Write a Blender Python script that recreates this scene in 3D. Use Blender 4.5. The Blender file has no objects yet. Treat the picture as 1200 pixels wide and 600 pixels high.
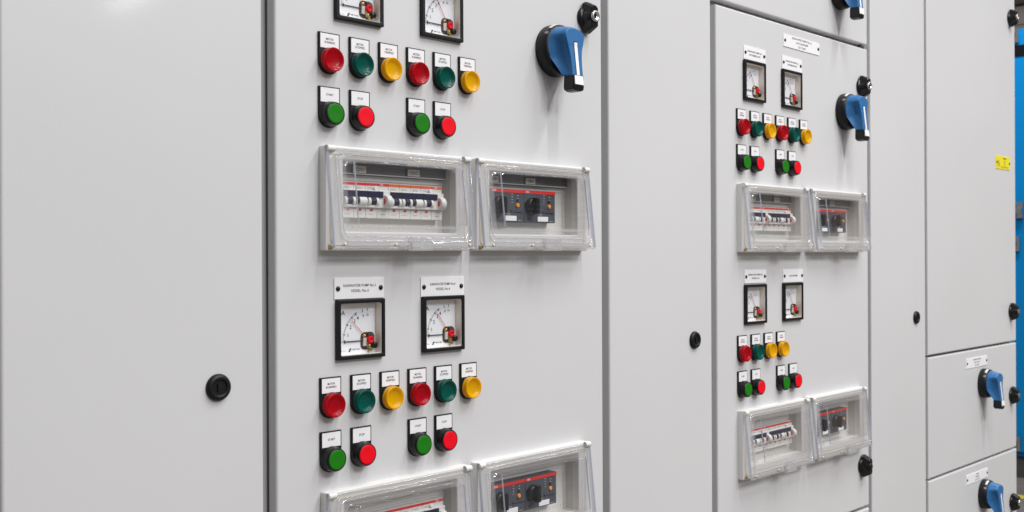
import bpy, bmesh, math, random
from mathutils import Vector, Matrix
random.seed(4)
S = bpy.context.scene
COL = S.collection
Z0 = 1.4            # height of the eye above the floor
PI = math.pi

# ------------------------------------------------------------------ materials
def nmat(name):
    m = bpy.data.materials.new(name); m.use_nodes = True
    nt = m.node_tree; nt.nodes.clear()
    out = nt.nodes.new('ShaderNodeOutputMaterial')
    return m, nt, out
def pm(name, col, rough=0.5, metal=0.0, coat=0.0, spec=0.5, bump=0.0, bscale=400, var=0.0, vscale=6, trans=0.0, sss=0.0, coatr=0.1):
    m, nt, out = nmat(name)
    b = nt.nodes.new('ShaderNodeBsdfPrincipled')
    b.inputs['Base Color'].default_value = (*col, 1)
    b.inputs['Roughness'].default_value = rough
    b.inputs['Metallic'].default_value = metal
    b.inputs['Coat Weight'].default_value = coat
    b.inputs['Coat Roughness'].default_value = coatr
    b.inputs['Specular IOR Level'].default_value = spec
    b.inputs['Transmission Weight'].default_value = trans
    if sss:
        b.inputs['Subsurface Weight'].default_value = sss
        b.inputs['Subsurface Scale'].default_value = 0.004
        b.inputs['Subsurface Radius'].default_value = (1, 1, 1)
    tc = nt.nodes.new('ShaderNodeTexCoord')
    if var:
        n = nt.nodes.new('ShaderNodeTexNoise'); n.inputs['Scale'].default_value = vscale
        n.inputs['Detail'].default_value = 5
        nt.links.new(tc.outputs['Object'], n.inputs['Vector'])
        mr = nt.nodes.new('ShaderNodeMapRange')
        mr.inputs['To Min'].default_value = 1 - var; mr.inputs['To Max'].default_value = 1 + var
        mr.inputs['From Min'].default_value = .3; mr.inputs['From Max'].default_value = .7
        nt.links.new(n.outputs['Fac'], mr.inputs['Value'])
        vm = nt.nodes.new('ShaderNodeVectorMath'); vm.operation = 'SCALE'
        vm.inputs[0].default_value = col
        nt.links.new(mr.outputs['Result'], vm.inputs['Scale'])
        nt.links.new(vm.outputs['Vector'], b.inputs['Base Color'])
        mr2 = nt.nodes.new('ShaderNodeMapRange')
        mr2.inputs['To Min'].default_value = rough * .92; mr2.inputs['To Max'].default_value = min(1, rough * 1.1)
        nt.links.new(n.outputs['Fac'], mr2.inputs['Value'])
        nt.links.new(mr2.outputs['Result'], b.inputs['Roughness'])
    if bump:
        n = nt.nodes.new('ShaderNodeTexNoise'); n.inputs['Scale'].default_value = bscale
        n.inputs['Detail'].default_value = 2
        nt.links.new(tc.outputs['Object'], n.inputs['Vector'])
        bp = nt.nodes.new('ShaderNodeBump'); bp.inputs['Strength'].default_value = bump
        bp.inputs['Distance'].default_value = 0.001
        nt.links.new(n.outputs['Fac'], bp.inputs['Height'])
        nt.links.new(bp.outputs['Normal'], b.inputs['Normal'])
    nt.links.new(b.outputs[0], out.inputs[0])
    return m
def clear(name, tint, diff=0.0, dcol=(.9, .9, .92), rough=0.03, refl=1.0, boost=0.0, wave=0.0):
    """clear polycarbonate: straight-through light, fresnel gloss, a little white body"""
    m, nt, out = nmat(name)
    L = nt.links.new
    tr = nt.nodes.new('ShaderNodeBsdfTransparent'); tr.inputs[0].default_value = (*tint, 1)
    gl = nt.nodes.new('ShaderNodeBsdfGlossy'); gl.inputs['Roughness'].default_value = rough
    gl.inputs['Color'].default_value = (refl, refl, refl, 1)
    fr = nt.nodes.new('ShaderNodeFresnel'); geo = nt.nodes.new('ShaderNodeNewGeometry')
    mm = nt.nodes.new('ShaderNodeMapRange'); mm.inputs['To Min'].default_value = 1.5; mm.inputs['To Max'].default_value = 0.6667
    L(geo.outputs['Backfacing'], mm.inputs['Value']); L(mm.outputs['Result'], fr.inputs['IOR'])
    mx = nt.nodes.new('ShaderNodeMixShader')
    ad_ = nt.nodes.new('ShaderNodeMath'); ad_.operation = 'ADD'; ad_.inputs[1].default_value = boost; ad_.use_clamp = True
    L(fr.outputs[0], ad_.inputs[0]); L(ad_.outputs[0], mx.inputs[0])
    if wave:
        tc = nt.nodes.new('ShaderNodeTexCoord'); mp = nt.nodes.new('ShaderNodeMapping'); mp.inputs['Scale'].default_value = (14, 60, 60)
        nz = nt.nodes.new('ShaderNodeTexNoise'); nz.inputs['Scale'].default_value = 1.6; nz.inputs['Detail'].default_value = 3
        bp = nt.nodes.new('ShaderNodeBump'); bp.inputs['Strength'].default_value = wave; bp.inputs['Distance'].default_value = .004
        L(tc.outputs['Object'], mp.inputs[0]); L(mp.outputs[0], nz.inputs['Vector']); L(nz.outputs['Fac'], bp.inputs['Height'])
        L(bp.outputs['Normal'], gl.inputs['Normal']); L(bp.outputs['Normal'], fr.inputs['Normal'])
    base = tr.outputs[0]
    if diff:
        df = nt.nodes.new('ShaderNodeBsdfDiffuse'); df.inputs[0].default_value = (*dcol, 1)
        tl = nt.nodes.new('ShaderNodeBsdfTranslucent'); tl.inputs[0].default_value = (*dcol, 1)
        ad = nt.nodes.new('ShaderNodeMixShader'); ad.inputs[0].default_value = .4
        L(df.outputs[0], ad.inputs[1]); L(tl.outputs[0], ad.inputs[2])
        m2 = nt.nodes.new('ShaderNodeMixShader'); m2.inputs[0].default_value = diff
        L(tr.outputs[0], m2.inputs[1]); L(ad.outputs[0], m2.inputs[2]); base = m2.outputs[0]
    L(base, mx.inputs[1]); L(gl.outputs[0], mx.inputs[2]); L(mx.outputs[0], out.inputs[0])
    return m

M = {}
M['paint'] = pm('cabinet_paint', (.613, .615, .624), .42, coat=.35, coatr=.08, bump=.07, bscale=500, var=.02, vscale=2.2)
M['frame'] = pm('frame_paint', (.42, .42, .42), .45)
M['rubber'] = pm('rubber_gasket', (.09, .09, .095), .8, spec=.2)
M['black'] = pm('black_plastic', (.006, .006, .007), .3, spec=.35, bump=.05, bscale=900)
M['mblack'] = pm('matt_black_plastic', (.006, .006, .0075), .45, spec=.3, bump=.08, bscale=1500)
M['white'] = pm('white_label', (.82, .82, .84), .35)
M['ink'] = pm('ink', (.03, .03, .05), .6)
M['inkg'] = pm('grey_ink', (.22, .22, .24), .6)
M['red_lens'] = pm('red_lens', (.40, .001, .006), .28, spec=.22)
M['green_lens'] = pm('green_lens', (.0, .078, .060), .28, spec=.25)
M['amber_lens'] = pm('amber_lens', (.80, .37, .0), .28, spec=.25)
M['green_cap'] = pm('green_cap', (.010, .175, .005), .5, spec=.2, bump=.05, bscale=1500)
M['red_cap'] = pm('red_cap', (.80, .001, .012), .55, spec=.2, bump=.05, bscale=1500)
M['blue'] = pm('blue_plastic', (.024, .135, .34), .42, spec=.35, bump=.12, bscale=1500)
M['silver'] = pm('key_steel', (.62, .60, .57), .28, metal=1)
M['brass'] = pm('brass', (.55, .40, .16), .35, metal=1)
M['umber'] = pm('dark_mechanism', (.06, .04, .025), .5, var=.6, vscale=300)
M['cream'] = pm('cream_housing', (.93, .87, .79), .5)
M['dial'] = pm('dial_white', (.90, .92, .95), .45)
M['needle'] = pm('needle_red', (.65, .03, .02), .5)
M['tray'] = pm('enclosure_plastic', (.74, .73, .715), .42, bump=.05, bscale=800)
M['trayin'] = pm('enclosure_inner_plastic', (.62, .60, .57), .5)
M['plate'] = pm('blanking_plate', (.68, .67, .65), .5)
M['gasket'] = pm('cream_gasket', (.80, .70, .50), .6)
M['duct'] = pm('grey_label_strip', (.13, .135, .15), .45)
M['tag'] = pm('grey_tag', (.62, .61, .58), .5)
M['cb'] = pm('breaker_white', (.70, .69, .67), .4)
M['navy'] = pm('breaker_navy', (.008, .011, .04), .35, spec=.3)
M['stripe_red'] = pm('stripe_red', (.68, .02, .015), .45)
M['stripe_orange'] = pm('stripe_orange', (.78, .12, .015), .45)
M['starter'] = pm('starter_grey', (.06, .067, .085), .42)
M['orange'] = pm('test_orange', (.85, .30, .01), .4)
M['yellow'] = pm('warning_yellow', (.80, .68, .01), .45)
M['clear'] = clear('clear_polycarbonate', (.992, .992, .995), 0, wave=.12)
M['rim'] = clear('moulded_polycarbonate', (.995, .995, 1.0), .13, (.98, .985, 1.0), .06, boost=.04, wave=.2)
M['bead'] = clear('polycarbonate_highlight_bead', (.98, .98, 1.0), .30, (1.0, 1.0, 1.0), .05, boost=.22)  # white body and extra gloss paint in bright highlight lines
M['edge'] = clear('polycarbonate_painted_glint', (.85, .89, .97), .34, (.84, .87, .96), .05, boost=.12)  # blue-white colour stands in for light caught along the cover edges
def lensmat(name, col, k, rough=.25):
    m = pm(name, col, rough, spec=.35)
    nt = m.node_tree; out = [n for n in nt.nodes if n.type == 'OUTPUT_MATERIAL'][0]; b = [n for n in nt.nodes if n.type == 'BSDF_PRINCIPLED'][0]
    tl = nt.nodes.new('ShaderNodeBsdfTranslucent'); tl.inputs[0].default_value = (*col, 1)
    mx = nt.nodes.new('ShaderNodeMixShader'); mx.inputs[0].default_value = k
    nt.links.new(b.outputs[0], mx.inputs[1]); nt.links.new(tl.outputs[0], mx.inputs[2]); nt.links.new(mx.outputs[0], out.inputs[0])
    return m
M['red_lens'] = lensmat('red_translucent', (.62, .002, .014), .5)
M['green_lens'] = lensmat('green_translucent', (.0, .125, .095), .45)
M['amber_lens'] = lensmat('amber_translucent', (.95, .51, .0), .38)
M['glass'] = clear('meter_glass', (.985, .985, .99), 0, refl=.3)
M['machine'] = pm('blue_machine_paint', (.0, .20, .52), .4, spec=.25)
M['wood'] = pm('brown_cladding', (.11, .075, .055), .6, var=.4, vscale=3)
M['beige'] = pm('beige_wall', (.50, .44, .40), .7, var=.05)
M['concrete'] = pm('floor_concrete', (.15, .13, .115), .5, var=.18, vscale=5)
M['lineyellow'] = pm('floor_line_yellow', (.55, .42, .03), .6, var=.1)
M['fixture'] = pm('fixture_white', (.7, .7, .7), .5)

# ------------------------------------------------------------------ mesh builder: coordinates (u right, h out of the panel, z up)
_tc = {}
def text_mesh(s, bold=False):
    k = s
    if k not in _tc:
        cu = bpy.data.curves.new('t', 'FONT'); cu.body = s; cu.size = 1; cu.align_x = 'CENTER'; cu.resolution_u = 3; cu.offset = .002
        cu.space_line = 1.0
        o = bpy.data.objects.new('t', cu); COL.objects.link(o)
        bpy.context.view_layer.update()
        me = bpy.data.meshes.new_from_object(o)
        vs = [v.co.copy() for v in me.vertices]; fs = [tuple(p.vertices) for p in me.polygons]
        bpy.data.objects.remove(o); bpy.data.curves.remove(cu); bpy.data.meshes.remove(me)
        xs = [v.x for v in vs]; ys = [v.y for v in vs]
        _tc[k] = (vs, fs, min(xs), max(xs), min(ys), max(ys))
    return _tc[k]

class MB:
    def __init__(s, *mats):
        s.v = []; s.f = []; s.m = []; s.sm = []; s.mats = list(mats)
    def mi(s, m):
        if m not in s.mats: s.mats.append(m)
        return s.mats.index(m)
    def add(s, vs, fs, m, smooth=False, T=None):
        k = len(s.v)
        for v in vs:
            p = Vector((v[0], -v[1], v[2]))
            if T: p = T @ p
            s.v.append(p)
        i = s.mi(m)
        for f in fs:
            s.f.append([k + a for a in f]); s.m.append(i); s.sm.append(smooth)
        return s
    def box(s, u0, u1, h0, h1, z0, z1, m, b=0.0, T=None):
        if b <= 0:
            vs = [(u0, h0, z0), (u1, h0, z0), (u1, h1, z0), (u0, h1, z0), (u0, h0, z1), (u1, h0, z1), (u1, h1, z1), (u0, h1, z1)]
            fs = [(0, 1, 2, 3), (7, 6, 5, 4), (0, 4, 5, 1), (1, 5, 6, 2), (2, 6, 7, 3), (3, 7, 4, 0)]
            return s.add(vs, fs, m, False, T)
        # front edges rounded: three loops
        def loop(i, h):
            return [(u0 + i, h, z0 + i), (u1 - i, h, z0 + i), (u1 - i, h, z1 - i), (u0 + i, h, z1 - i)]
        vs = loop(0, h0); n = 4; N = 5
        for k in range(N):
            a = PI / 2 * k / (N - 1); vs += loop(b * (1 - math.cos(a)), h1 - b + b * math.sin(a))
        fs = [(0, 1, 2, 3)]
        for k in range(N):
            for j in range(4):
                a = k * 4 + j; c = k * 4 + (j + 1) % 4
                fs.append((a, a + 4, c + 4, c))
        t = N * 4; fs.append((t + 3, t + 2, t + 1, t))
        return s.add(vs, fs, m, False, T)
    def lathe(s, cu, cz, prof, m, n=40, T=None, smooth=True, sharp=None):
        """prof: (r, h) from back to front"""
        vs = []; fs = []
        for r, h in prof:
            for k in range(n):
                a = 2 * PI * k / n; vs.append((cu + r * math.cos(a), h, cz + r * math.sin(a)))
        for q in range(len(prof) - 1):
            for k in range(n):
                a = q * n + k; b = q * n + (k + 1) % n
                fs.append((a, a + n, b + n, b))
        s.add(vs, fs, m, smooth, T)
        vs = []; r, h = prof[-1]
        for k in range(n):
            a = 2 * PI * k / n; vs.append((cu + r * math.cos(a), h, cz + r * math.sin(a)))
        s.add(vs, [tuple(reversed(range(n)))], m, False, T)
        return s
    def loft(s, loops, m, cap0=True, cap1=True, smooth=False, T=None):
        n = len(loops[0]); vs = [p for l in loops for p in l]; fs = []
        for q in range(len(loops) - 1):
            for k in range(n):
                a = q * n + k; b = q * n + (k + 1) % n
                fs.append((a, a + n, b + n, b))
        s.add(vs, fs, m, smooth, T)
        if cap0: s.add(loops[0], [tuple(range(n))], m, False, T)
        if cap1: s.add(loops[-1], [tuple(reversed(range(n)))], m, False, T)
        return s
    def text(s, t, u, z, h, cap, m, width=None, T=None):
        vs, fs, x0, x1, y0, y1 = text_mesh(t)
        sc = cap / .64 ; sx = sc
        if width: sx = width / (x1 - x0)
        cx = (x0 + x1) / 2
        return s.add([(u + (v.x - cx) * sx, h, z + v.y * sc) for v in vs], fs, m, False, T)
    def build(s, name, parent=None, loc=None):
        me = bpy.data.meshes.new(name)
        me.from_pydata([tuple(v) for v in s.v], [], s.f)
        for m in s.mats: me.materials.append(M[m])
        me.polygons.foreach_set('material_index', s.m); me.polygons.foreach_set('use_smooth', s.sm)
        me.update()
        o = bpy.data.objects.new(name, me); COL.objects.link(o)
        if parent: o.parent = parent
        if loc: o.location = loc
        return o
def mk(name, parent, fn, *mats):
    b = MB(*mats); fn(b); return b.build(name, parent)
def thing(name, u, z, label, cat, group=None, h=0):
    o = bpy.data.objects.new(name, None); COL.objects.link(o)
    o.empty_display_size = .02
    o.location = (u, -h, Z0 + z); o['label'] = label; o['category'] = cat
    if group: o['group'] = group
    return o
def kids(o): return list(_ch.get(o.name, []))
_ch = {}
def dup(o, u, z, label, group=None, h=0):
    r = o.copy(); COL.objects.link(r); r.location = (u, -h, Z0 + z); r['label'] = label
    if group: r['group'] = group
    for c in [c for c in COL.objects if c.parent == o]:
        d = c.copy(); COL.objects.link(d); d.parent = r
        for g in [g for g in COL.objects if g.parent == c]:
            e = g.copy(); COL.objects.link(e); e.parent = d
    return r
mm = 0.001
def rrect(u0, u1, z0, z1, r, h, n=6):
    """rounded rectangle loop, counter-clockwise seen from the front"""
    pts = []
    for cx, cz, a0 in ((u1 - r, z0 + r, -PI / 2), (u1 - r, z1 - r, 0), (u0 + r, z1 - r, PI / 2), (u0 + r, z0 + r, PI)):
        for k in range(n + 1):
            a = a0 + PI / 2 * k / n; pts.append((cx + r * math.cos(a), h, cz + r * math.sin(a)))
    return pts
def ring(b, outer, inner, h0, h1, m, ro=.001, ri=.001, bev=0.0):
    """rectangular ring (u0,u1,z0,z1)"""
    o = lambda i, h: rrect(outer[0] + i, outer[1] - i, outer[2] + i, outer[3] - i, ro, h)
    n = lambda i, h: rrect(inner[0] - i, inner[1] + i, inner[2] - i, inner[3] + i, ri, h)
    L = [o(0, h0), o(0, h1 - bev)]
    if bev: L += [o(bev * .3, h1 - bev * .3), o(bev, h1)]
    else: L = [o(0, h0), o(0, h1)]
    if bev: L += [n(bev, h1), n(bev * .3, h1 - bev * .3), n(0, h1 - bev)]
    else: L += [n(0, h1)]
    L += [n(0, h0), o(0, h0)]
    b.loft(L, m, False, False)
def tube_loop(b, pts, r, m, n=6):
    """closed tube following a planar loop"""
    N = len(pts); loops = []
    P = [Vector(p) for p in pts]
    for i in range(N):
        t = (P[(i + 1) % N] - P[i - 1]).normalized(); hN = Vector((0, 1, 0)); s_ = t.cross(hN).normalized()
        loops.append([tuple(P[i] + r * (math.cos(2 * PI * k / n) * s_ + math.sin(2 * PI * k / n) * hN)) for k in range(n)])
    loops.append(loops[0]); b.loft(loops, m, False, False, True)

# ------------------------------------------------------------------ small door fittings
def plate_lbl(parent, lines):
    """black legend plate 30 x 50 with a white insert; local origin at the actuator centre"""
    def p(b):
        pts = []
        def loop(i, h):
            q = [(-15.2 * mm + i, h, 32.6 * mm - i), (-15.2 * mm + i, h, -1 * mm)]
            for k in range(1, 16):
                a = PI + PI * k / 16; q.append(((15.2 * mm - i) * math.cos(a), h, -1 * mm + (15.2 * mm - i) * math.sin(a)))
            q += [(15.2 * mm - i, h, -1 * mm), (15.2 * mm - i, h, 32.6 * mm - i)]
            return q
        b.loft([loop(0, 0), loop(0, 2.4 * mm), loop(.5 * mm, 2.9 * mm)], 'mblack')
    pl = mk('legend_plate', parent, p)
    def l(b):
        b.box(-13.3 * mm, 13.3 * mm, 2.5 * mm, 3.3 * mm, 14.2 * mm, 31.2 * mm, 'white')
        n = len(lines)
        for i, t in enumerate(lines):
            z = 22.7 * mm - .9 * mm + (n - 1) * 1.9 * mm - i * 3.9 * mm
            b.text(t, 0, z, 3.5 * mm, 2.4 * mm, 'ink', width=min(15.5, 2.1 * len(t)) * mm)
    mk('label_insert', pl, l)
    return pl
def lamp(col, lines, u, z, label, group):
    t = thing('indicator_lamp', u, z, label, 'indicator lamp', group)
    plate_lbl(t, lines)
    mk('bezel', t, lambda b: b.lathe(0, 0, [(14.9 * mm, 2.6 * mm), (14.9 * mm, 4.2 * mm), (14.0 * mm, 4.6 * mm)], 'black'))
    def lens(b):
        prof = [(14.0, 3), (14.1, 4.2), (14.1, 8.2), (13.6, 8.7), (13.6, 9.3), (14.2, 9.8), (14.2, 12.3), (13.8, 12.9), (13.2, 13.1), (12.5, 12.7), (10.6, 11.9), (9.6, 10.9),
                (8.2, 10.3), (6.2, 9.9), (3.5, 9.5), (.4, 9.4)]
        n = 96; loops = []
        for i, (r, h) in enumerate(prof):
            rib = .22 if i in (1, 2) else .12 if i in (10, 11) else 0
            loops.append([((r - (rib if k % 2 else 0)) * mm * math.cos(2 * PI * k / n), h * mm, (r - (rib if k % 2 else 0)) * mm * math.sin(2 * PI * k / n)) for k in range(n)])
        b.loft(loops, col, False, True, True)
    mk('lens', t, lens)
    return t
def button(col, lines, u, z, label, group):
    t = thing('push_button', u, z, label, 'push button', group)
    plate_lbl(t, lines)
    mk('collar', t, lambda b: b.lathe(0, 0, [(15.0 * mm, 2.6 * mm), (15.0 * mm, 6 * mm), (14.4 * mm, 6.6 * mm), (14.4 * mm, 10.5 * mm), (13.4 * mm, 14.2 * mm), (12.7 * mm, 14.8 * mm), (12.2 * mm, 14.5 * mm), (12.1 * mm, 12 * mm)], 'black', 48))
    mk('button_cap', t, lambda b: b.lathe(0, 0, [(12.0 * mm, 11 * mm), (12.0 * mm, 14.2 * mm), (11.6 * mm, 14.8 * mm), (10 * mm, 14.9 * mm), (5 * mm, 14.6 * mm), (.4 * mm, 14.5 * mm)], col, 48))
    return t
def meter(u, z, ang, label, group):
    t = thing('panel_meter', u, z, label, 'meter', group)
    H = 36 * mm
    mk('bezel', t, lambda b: ring(b, (-H, H, -H, H), (-31.2 * mm, 31.2 * mm, -31.2 * mm, 31.2 * mm), 0, 6.2 * mm, 'mblack', 1.2 * mm, 2 * mm, 1.0 * mm))
    def hs(b):
        ring(b, (-33 * mm, 33 * mm, -33 * mm, 33 * mm), (-30.6 * mm, 30.6 * mm, -30.6 * mm, 30.6 * mm), -8 * mm, 4.2 * mm, 'cream', .5 * mm, 2 * mm)
    mk('housing', t, hs)
    def dl(b):
        b.box(-31 * mm, 29.2 * mm, -8 * mm, -6 * mm, -30.9 * mm, 28.5 * mm, 'dial')
        b.box(29.2 * mm, 31 * mm, -8 * mm, -6.5 * mm, -30.9 * mm, 30.9 * mm, 'cream'); b.box(-31 * mm, 29.2 * mm, -8 * mm, -6.5 * mm, 28.5 * mm, 30.9 * mm, 'cream')
        px, pz, R = 18 * mm, -15.2 * mm, 39 * mm; h = -5.7 * mm
        def tick(a, r0, r1, w):
            a = math.radians(a); d = Vector((math.cos(a), math.sin(a))); n = Vector((-d.y, d.x)) * w / 2
            q = [Vector((px, pz)) + d * r0 + n, Vector((px, pz)) + d * r1 + n, Vector((px, pz)) + d * r1 - n, Vector((px, pz)) + d * r0 - n]
            b.add([(p.x, h, p.y) for p in q], [(0, 1, 2, 3)], 'ink')
        for k in range(31):
            tick(180 - 2.1 * k, R - 2.2 * mm, R, .32 * mm)
        lab = [('1', 167), ('2', 148), ('3', 131), ('4', 120), ('8', 103), ('16', 91)]
        for s_, a in lab:
            tick(a, R - 3.4 * mm, R + .4 * mm, .8 * mm)
            r = R - 7.6 * mm; aa = math.radians(a)
            b.text(s_, px + r * math.cos(aa), pz + r * math.sin(aa) - 1.6 * mm, h, 4.2 * mm if a > 110 else 2.6 * mm, 'ink')
        b.text('A', -19.8 * mm, 16.8 * mm, h, 5.2 * mm, 'ink')
        # maker's mark: slanted double wedge and small print
        b.add([(-12 * mm, h, -28 * mm), (-9.5 * mm, h, -28 * mm), (-8.9 * mm, h, -26.1 * mm), (-11.3 * mm, h, -26.1 * mm)], [(0, 1, 2, 3)], 'ink')
        b.add([(-11 * mm, h, -25.8 * mm), (-8.2 * mm, h, -25.8 * mm), (-7.4 * mm, h, -23.9 * mm), (-10.3 * mm, h, -23.9 * mm)], [(0, 1, 2, 3)], 'ink')
        b.text('IMP PNEU', 0 * mm, -26 * mm, h, 1.5 * mm, 'ink', width=12 * mm)
        b.text('CL 1.5 ~', -20 * mm, -27.2 * mm, h, 1.3 * mm, 'ink', width=9 * mm)
    mk('dial', t, dl)
    def lim(b):
        b.box(-19 * mm, 9 * mm, -5.2 * mm, -4.6 * mm, -15.9 * mm, -14.7 * mm, 'ink'); b.box(-18.6 * mm, -17.8 * mm, -5.2 * mm, -4.4 * mm, -17.6 * mm, -13 * mm, 'ink')
        b.box(-22.5 * mm, -19 * mm, -5.2 * mm, -4.9 * mm, -15.5 * mm, -15.1 * mm, 'ink')
    mk('limit_pointer', t, lim)
    def nd(b):
        a = math.radians(ang); T = Matrix.Translation((18 * mm, 0, -15.2 * mm)) @ Matrix.Rotation(-a, 4, 'Y')
        b.box(6 * mm, 36.3 * mm, -4.6 * mm, -4.2 * mm, -.28 * mm, .28 * mm, 'needle', T=T)
    mk('needle', t, nd)
    def mv(b):
        b.loft([rrect(6.5 * mm, 27.5 * mm, -26.5 * mm, -5.2 * mm, 6 * mm, -5.9 * mm), rrect(6.5 * mm, 27.5 * mm, -26.5 * mm, -5.2 * mm, 6 * mm, -5.2 * mm)], 'umber', False)
        b.box(9 * mm, 14 * mm, -5.2 * mm, -3.2 * mm, -22 * mm, -12 * mm, 'tag', .6 * mm); b.box(14 * mm, 17 * mm, -5.2 * mm, -2.2 * mm, -25 * mm, -17 * mm, 'brass', .5 * mm)
        b.box(16 * mm, 24 * mm, -5.2 * mm, -2.6 * mm, -10.5 * mm, -7 * mm, 'umber', .6 * mm); b.lathe(11 * mm, -9.6 * mm, [(2.5 * mm, -5.2 * mm), (2.2 * mm, -3 * mm), (1 * mm, -2.6 * mm)], 'brass', 16)
        b.lathe(18.5 * mm, -22.5 * mm, [(3.2 * mm, -5.2 * mm), (3 * mm, -2.6 * mm), (1 * mm, -2.2 * mm)], 'brass', 18)
        b.box(18 * mm, 21 * mm, -5 * mm, -1.8 * mm, -29 * mm, -24 * mm, 'brass', .5 * mm)
    mk('movement', t, mv)
    mk('zero_cap', t, lambda b: b.lathe(18.6 * mm, -14.6 * mm, [(4.6 * mm, -5 * mm), (4.6 * mm, -.6 * mm), (4 * mm, .2 * mm), (2.2 * mm, .2 * mm), (2 * mm, -.4 * mm), (.3 * mm, -.4 * mm)], 'red_cap', 28))
    mk('adjusting_screw', t, lambda b: b.lathe(25.4 * mm, -21.6 * mm, [(3.9 * mm, -5 * mm), (3.9 * mm, -.8 * mm), (3.3 * mm, -.2 * mm), (.4 * mm, -.2 * mm)], 'black', 24))
    mk('glass', t, lambda b: b.box(-31.2 * mm, 31.2 * mm, 4.3 * mm, 5 * mm, -31.2 * mm, 31.2 * mm, 'glass'))
    return t
def nameplate(u, z, w, hh, lines, label, group, mat='white', caps=2.7, extra=None):
    t = thing('warning_plate' if mat == 'yellow' else 'name_plate', u, z, label, 'sign', group)
    w *= mm; hh *= mm
    pl = mk('plate', t, lambda b: b.box(-w / 2, w / 2, 0, 1.3 * mm, -hh / 2, hh / 2, mat, .25 * mm))
    def tx(b):
        n = len(lines)
        for i, (s_, wd) in enumerate(lines):
            z_ = ((n - 1) / 2 - i) * caps * 2.35 * mm - caps * .5 * mm
            b.text(s_, 0, z_, 1.5 * mm, caps * 1.12 * mm, 'ink', width=wd * mm)
        if extra: extra(b)
    mk('lettering', pl, tx)
    for s_ in (-1, 1):
        mk('rivet', t, lambda b: b.lathe(s_ * (w / 2 - 5.2 * mm), 0, [(3.1 * mm, 1 * mm), (3.1 * mm, 1.9 * mm), (2.3 * mm, 2.6 * mm), (.4 * mm, 2.9 * mm)], 'black', 20))
    return t

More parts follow.
